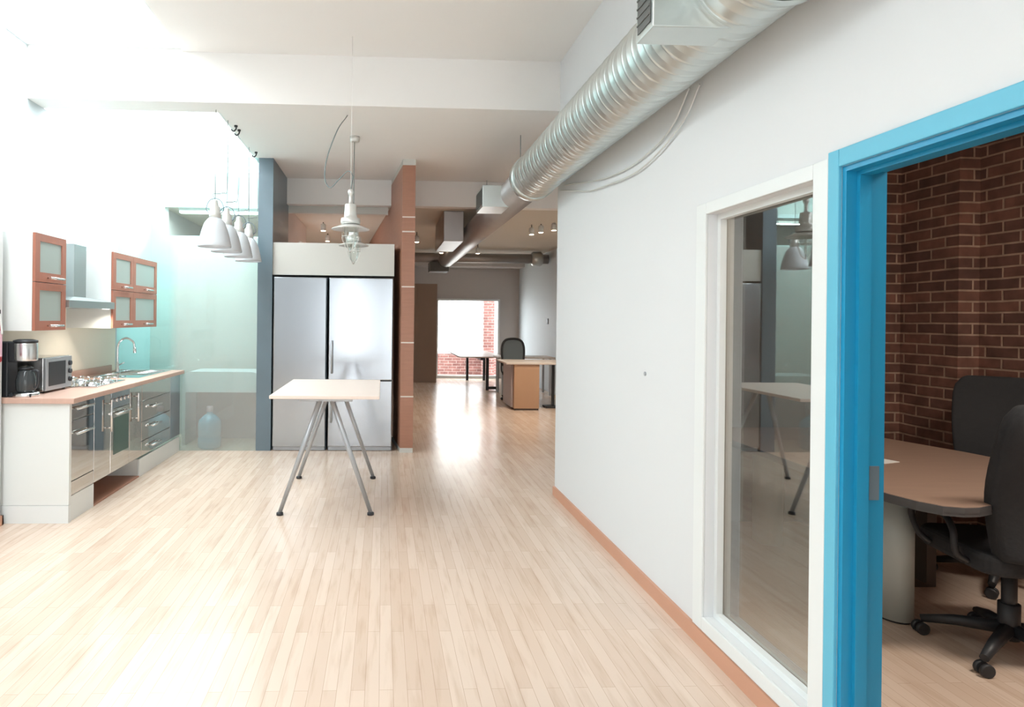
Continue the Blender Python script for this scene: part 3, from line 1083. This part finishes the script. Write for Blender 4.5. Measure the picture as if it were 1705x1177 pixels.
spot((.55, 10.5, 2.80), 'small spotlight close to the right edge of the brown partition')
spot((1.05, 11.4, 2.72), 'small spotlight above the far end of the large round duct, left side')
spot((1.72, 11.4, 2.72), 'small spotlight showing just under the round duct, right side')
spot((2.26, 9.5, 2.82), 'lit spotlight, left one of the close pair beside the white wall end', 60)
spot((2.38, 9.4, 2.84), 'lit spotlight, right one of the close pair beside the white wall end', 60)
spot((2.55, 9.3, 2.86), 'lit spotlight at the very edge of the white partition wall', 60)
spot((-.93, 9.6, 2.84), 'small spotlight seen above the fridges, upper one', 190, (.92, .97, 1))
spot((-.98, 10.9, 2.84), 'small spotlight seen above the fridges, lower one', 190, (.92, .97, 1))

t = thing('linear_light', (-2.1, 8.55, 2.93), 'white linear ceiling light behind the glass room clerestory', 'light')
ob('housing', 'frame', (-.66, .66, -.05, .05, 0, .04), parent=t)
ob('diffuser', 'hot', (-.65, .65, -.045, .045, -.03, 0), parent=t)
l = bpy.data.lights.new('linear_light_tube', 'AREA')
l.shape = 'RECTANGLE'
l.size, l.size_y = 1.3, .09
l.energy = 25
lo = bpy.data.objects.new('linear_light_tube', l)
lo.location = (0, 0, -.035)
lo.parent = t
COL.objects.link(lo)

# ================================================================ far office area
t = thing('tall_cabinet', (0, 0, 0), 'tall taupe cabinet standing left of the far window', 'cabinet')
ob('body', 'brownc', (.35, 1.28, 14.84, 15.38, 0, 2.35), parent=t)
ob('door', 'brownc', (.36, .81, 14.82, 14.84, .05, 2.34), parent=t)
ob('door', 'brownc', (.815, 1.275, 14.82, 14.84, .05, 2.34), parent=t)

t = thing('desk', (0, 0, 0), 'pale desk on black legs right in front of the far window', 'desk')
ob('desktop', 'deskw', (1.62, 2.62, 13.15, 15.60, .70, .725), parent=t)
for (x, y) in ((2.10, 15.45), (2.52, 15.45), (2.24, 13.3), (2.46, 13.3)):
    ob('leg', 'black', (x - .03, x + .03, y - .03, y + .03, 0, .70), parent=t)
ob('frame', 'black', (2.10, 2.16, 13.33, 15.42, .64, .70), (2.27, 2.43, 13.28, 13.32, .02, .08), parent=t)

t = thing('desk', (0, 0, 0), 'beech desk with a tall end pedestal before the mesh chair', 'desk')
ob('desktop', 'deskw', (2.06, 3.45, 10.33, 11.25, .765, .795), parent=t, bevel=.004)
pd = ob('pedestal', 'pedw', (2.20, 2.62, 10.35, 11.15, .03, .764), parent=t)
ob('drawer_fronts', 'pedg', (2.165, 2.198, 10.44, 11.14, .04, .75), parent=pd)
ob('plinth', 'darkw', (2.21, 2.61, 10.36, 11.14, 0, .03), parent=pd)
ob('dark_edge', 'darkw', (2.175, 2.199, 10.64, 10.72, .04, .75), parent=pd)
for x in (2.95, 3.38):
    ob('leg', 'black', (x - .02, x + .02, 10.68, 10.73, 0, .765), parent=t)
ob('foot', 'black', (2.80, 3.10, 10.60, 10.82, 0, .035), parent=t)
t = thing('desk', (0, 0, 0), 'pale desk standing behind the beech desk by the blue wall', 'desk')
ob('desktop', 'deskw', (2.32, 3.45, 12.35, 13.05, .74, .765), parent=t)
for x in (2.4, 3.36):
    ob('leg', 'grey', (x - .02, x + .02, 12.40, 12.44, 0, .74), parent=t)
    ob('leg', 'grey', (x - .02, x + .02, 12.95, 12.99, 0, .74), parent=t)
tag(ob('thermostat', 'black', (3.485, 3.50, 13.1, 13.22, 1.43, 1.55), bevel=.003), 'small black thermostat box on the pale blue wall', 'thermostat')


def swivel_base(t, R0_=.31, off0=.3):
    bm = bmesh.new()
    tube(bm, [(0, 0, .10), (0, 0, .42)], .028, 14)
    tube(bm, [(0, 0, .08), (0, 0, .24)], .04, 14)
    obj('gas_lift', bm, 'black', t)
    bm = bmesh.new()
    for k in range(5):
        a = k * 2 * PI / 5 + off0
        c_, s_ = math.cos(a), math.sin(a)
        tube(bm, [(.02 * c_, .02 * s_, .125), (R0_ * .6 * c_, R0_ * .6 * s_, .105), (R0_ * c_, R0_ * s_, .075)], .032, 8, r1=.018)
    b = obj('star_base', bm, 'black', t)
    for k in range(5):
        a = k * 2 * PI / 5 + off0
        c_, s_ = math.cos(a), math.sin(a)
        bm = bmesh.new()
        for off in (-.018, .018):
            n0 = len(bm.verts)
            lathe(bm, [(.024, off - .010), (.029, off - .006), (.029, off + .006), (.024, off + .010)], (R0_ * c_, 0, .029), 16, 'y')
            bm.verts.ensure_lookup_table()
            for v in bm.verts[n0:]:
                v.co.y += R0_ * s_
        obj('caster', bm, 'black', b)


def exec_chair(name, loc, rz, label, off0=.3):
    t = thing(name, loc, label, 'chair', None, rz)
    swivel_base(t, .31, off0)
    bm = bmesh.new()
    prism(bm, rounded(-.25, .25, -.24, .26, .09), .43, .52)
    o = obj('seat', bm, 'fabric', t, bevel=.025, seg=3)
    # backrest: curved slab behind (y<0 is the rear)
    bm = bmesh.new()
    rows = []
    for i in range(13):
        v = i / 12
        z = .50 + v * .68
        w = .20 + .06 * math.sin(min(1, v * 1.3) * PI / 2) - (.05 * max(0, (v - .85) / .15) ** 2)
        y = -.22 - .10 * v + .03 * math.sin(v * PI * 1.5)
        row = []
        for j in range(9):
            u = j / 8 * 2 - 1
            row.append(Vector((u * w, y + .05 * u * u, z)))
        rows.append(row)
    fr = [[bm.verts.new(p) for p in r] for r in rows]
    bk = [[bm.verts.new(p + Vector((0, -.075, 0))) for p in r] for r in rows]
    nr, nc = len(fr), len(fr[0])
    for i in range(nr - 1):
        for j in range(nc - 1):
            bm.faces.new((fr[i][j], fr[i][j + 1], fr[i + 1][j + 1], fr[i + 1][j]))
            bm.faces.new((bk[i][j + 1], bk[i][j], bk[i + 1][j], bk[i + 1][j + 1]))
    for i in range(nr - 1):
        bm.faces.new((fr[i][0], fr[i + 1][0], bk[i + 1][0], bk[i][0]))
        bm.faces.new((fr[i + 1][-1], fr[i][-1], bk[i][-1], bk[i + 1][-1]))
    for j in range(nc - 1):
        bm.faces.new((fr[0][j + 1], fr[0][j], bk[0][j], bk[0][j + 1]))
        bm.faces.new((fr[-1][j], fr[-1][j + 1], bk[-1][j + 1], bk[-1][j]))
    for f in bm.faces:
        f.smooth = True
    obj('backrest', bm, 'fabric', t, bevel=.02, seg=3)
    for s in (-1, 1):
        bm = bmesh.new()
        tube(bm, smooth([(s * .25, -.12, .46), (s * .30, -.12, .50), (s * .30, -.10, .59), (s * .29, -.02, .64), (s * .29, .14, .64), (s * .30, .18, .59), (s * .29, .14, .50), (s * .25, .12, .46)]), .014, 8)
        arm = obj('armrest', bm, 'black', t)
        ob('arm_pad', 'black', (s * .29 - .032, s * .29 + .032, -.11, .17, .65, .675), parent=arm, bevel=.008)
    return t


exec_chair('office_chair', (2.86, 2.73, 0), -.18, 'black office chair at the near end of the office desk', .07)
exec_chair('office_chair', (3.61, 3.50, 0), 2.25, 'black high-backed office chair behind the desk by the brick wall')

# mesh-back chair in far area
t = thing('office_chair', (2.52, 11.75, 0), 'black framed mesh-back office chair behind the beech desk', 'chair', None, PI)
swivel_base(t, .28)
bm = bmesh.new()
prism(bm, rounded(-.23, .23, -.22, .22, .08), .45, .52)
obj('seat', bm, 'fabric', t, bevel=.02)
bm = bmesh.new()
fr = smooth([(-.19, -.25, .62), (-.215, -.26, .85), (-.205, -.27, 1.02), (-.14, -.28, 1.12), (0, -.285, 1.145), (.14, -.28, 1.12), (.205, -.27, 1.02), (.215, -.26, .85), (.19, -.25, .62)], 5)
tube(bm, fr, .022, 8)
tube(bm, [(-.19, -.25, .63), (.19, -.25, .63)], .022, 8)
tube(bm, smooth([(0, -.25, .63), (0, -.22, .5), (0, -.05, .43)]), .025, 8)
bf = obj('back_frame', bm, 'black', t)
bm = bmesh.new()
pts = [p for p in fr]
a = [bm.verts.new((p.x, p.y - .003, p.z)) for p in pts]
b = [bm.verts.new((p.x, p.y + .003, p.z)) for p in pts]
bm.faces.new(a)
bm.faces.new(list(reversed(b)))
for k in range(len(a)):
    bm.faces.new((a[k], b[k], b[(k + 1) % len(a)], a[(k + 1) % len(a)]))
obj('back_mesh', bm, 'mesh', bf)
for s in (-1, 1):
    bm = bmesh.new()
    tube(bm, smooth([(s * .23, 0, .48), (s * .27, 0, .55), (s * .27, -.02, .70)]), .014, 8)
    box(bm, s * .27 - .035, s * .27 + .035, -.14, .12, .70, .72)
    obj('armrest', bm, 'black', t)

# ================================================================ office desk
t = thing('desk', (0, 0, 0), 'long brown office desk with rounded corners on a grey column leg', 'desk')
poly = [(2.28, 4.45), (2.26, 3.2), (2.265, 2.86), (2.28, 2.72), (2.31, 2.61), (2.36, 2.535), (2.43, 2.51), (2.50, 2.515), (2.72, 2.60), (3.0, 2.80), (3.3, 3.06), (3.47, 3.27), (3.53, 3.42), (3.50, 3.62), (3.34, 4.14), (3.26, 4.45)]
bm = bmesh.new()
prism(bm, poly, .715, .74)
obj('desktop', bm, 'desk', t)
bm = bmesh.new()
prism(bm, [(2.88 + (x - 2.88) * 1.004, 3.4 + (y - 3.4) * 1.004) for x, y in poly], .700, .7145)
prism(bm, [(2.88 + (x - 2.88) * 1.006, 3.4 + (y - 3.4) * 1.006) for x, y in poly], .7146, .7385)
obj('edge_band', bm, 'deskedge', t)
bm = bmesh.new()
prism(bm, [(2.63 + .085 * math.cos(a), 3.12 + .11 * math.sin(a)) for a in [2 * PI * k / 32 for k in range(32)]], .012, .699)
lg = obj('column_leg', bm, 'legw', t)
for f in lg.data.polygons:
    f.use_smooth = len(f.vertices) == 4
bm = bmesh.new()
prism(bm, [(2.63 + .075 * math.cos(a), 3.12 + .10 * math.sin(a)) for a in [2 * PI * k / 24 for k in range(24)]], 0, .012)
obj('leg_base', bm, 'black', lg)
bm = bmesh.new()
prism(bm, [(2.66 + .085 * math.cos(a), 4.2 + .11 * math.sin(a)) for a in [2 * PI * k / 32 for k in range(32)]], 0, .699)
obj('column_leg', bm, 'legw', t)
ob('modesty_panel', 'darkw', (2.85, 2.87, 3.15, 4.3, .15, .699), parent=t)
tag(ob('drawer_pedestal', 'darkw', (2.88, 3.18, 3.45, 3.95, 0.0, .60), bevel=.004), 'dark drawer pedestal standing under the office desk', 'pedestal')
bm = bmesh.new()
prism(bm, [(2.74, 3.30), (2.86, 3.34), (2.80, 3.50), (2.68, 3.46)], .7401, .743)
tag(obj('paper_sheet', bm, 'paper'), 'small white sheet of paper lying on the office desk', 'paper')

# added fill light, out of view, to brighten the dark office
t = thing('office_fill_fixture', (2.9, 1.6, 2.87), 'unseen flat rectangular light added to brighten the brick-walled office', 'ceiling light')
ob('housing', 'frame', (-.62, .62, -.17, .17, 0, .03), parent=t)
ob('diffuser', 'hot', (-.58, .58, -.13, .13, -.012, -.001), parent=t)
l = bpy.data.lights.new('office_fill', 'AREA')
l.shape = 'RECTANGLE'
l.size, l.size_y = 1.16, .26
l.energy = 44
l.color = (1, .90, .78)
lo = bpy.data.objects.new('office_fill', l)
lo.location = (0, 0, -.02)
lo.parent = t
COL.objects.link(lo)

# small grey dot on the white partition
bm = bmesh.new()
lathe(bm, [(.012, 0), (.012, .004), (.006, .006)], (WX - .006, 3.5, 1.205), 14, 'x')
tag(obj('wall_plug', bm, 'grey'), 'tiny grey wall plug on the bare white partition', 'wall plug')
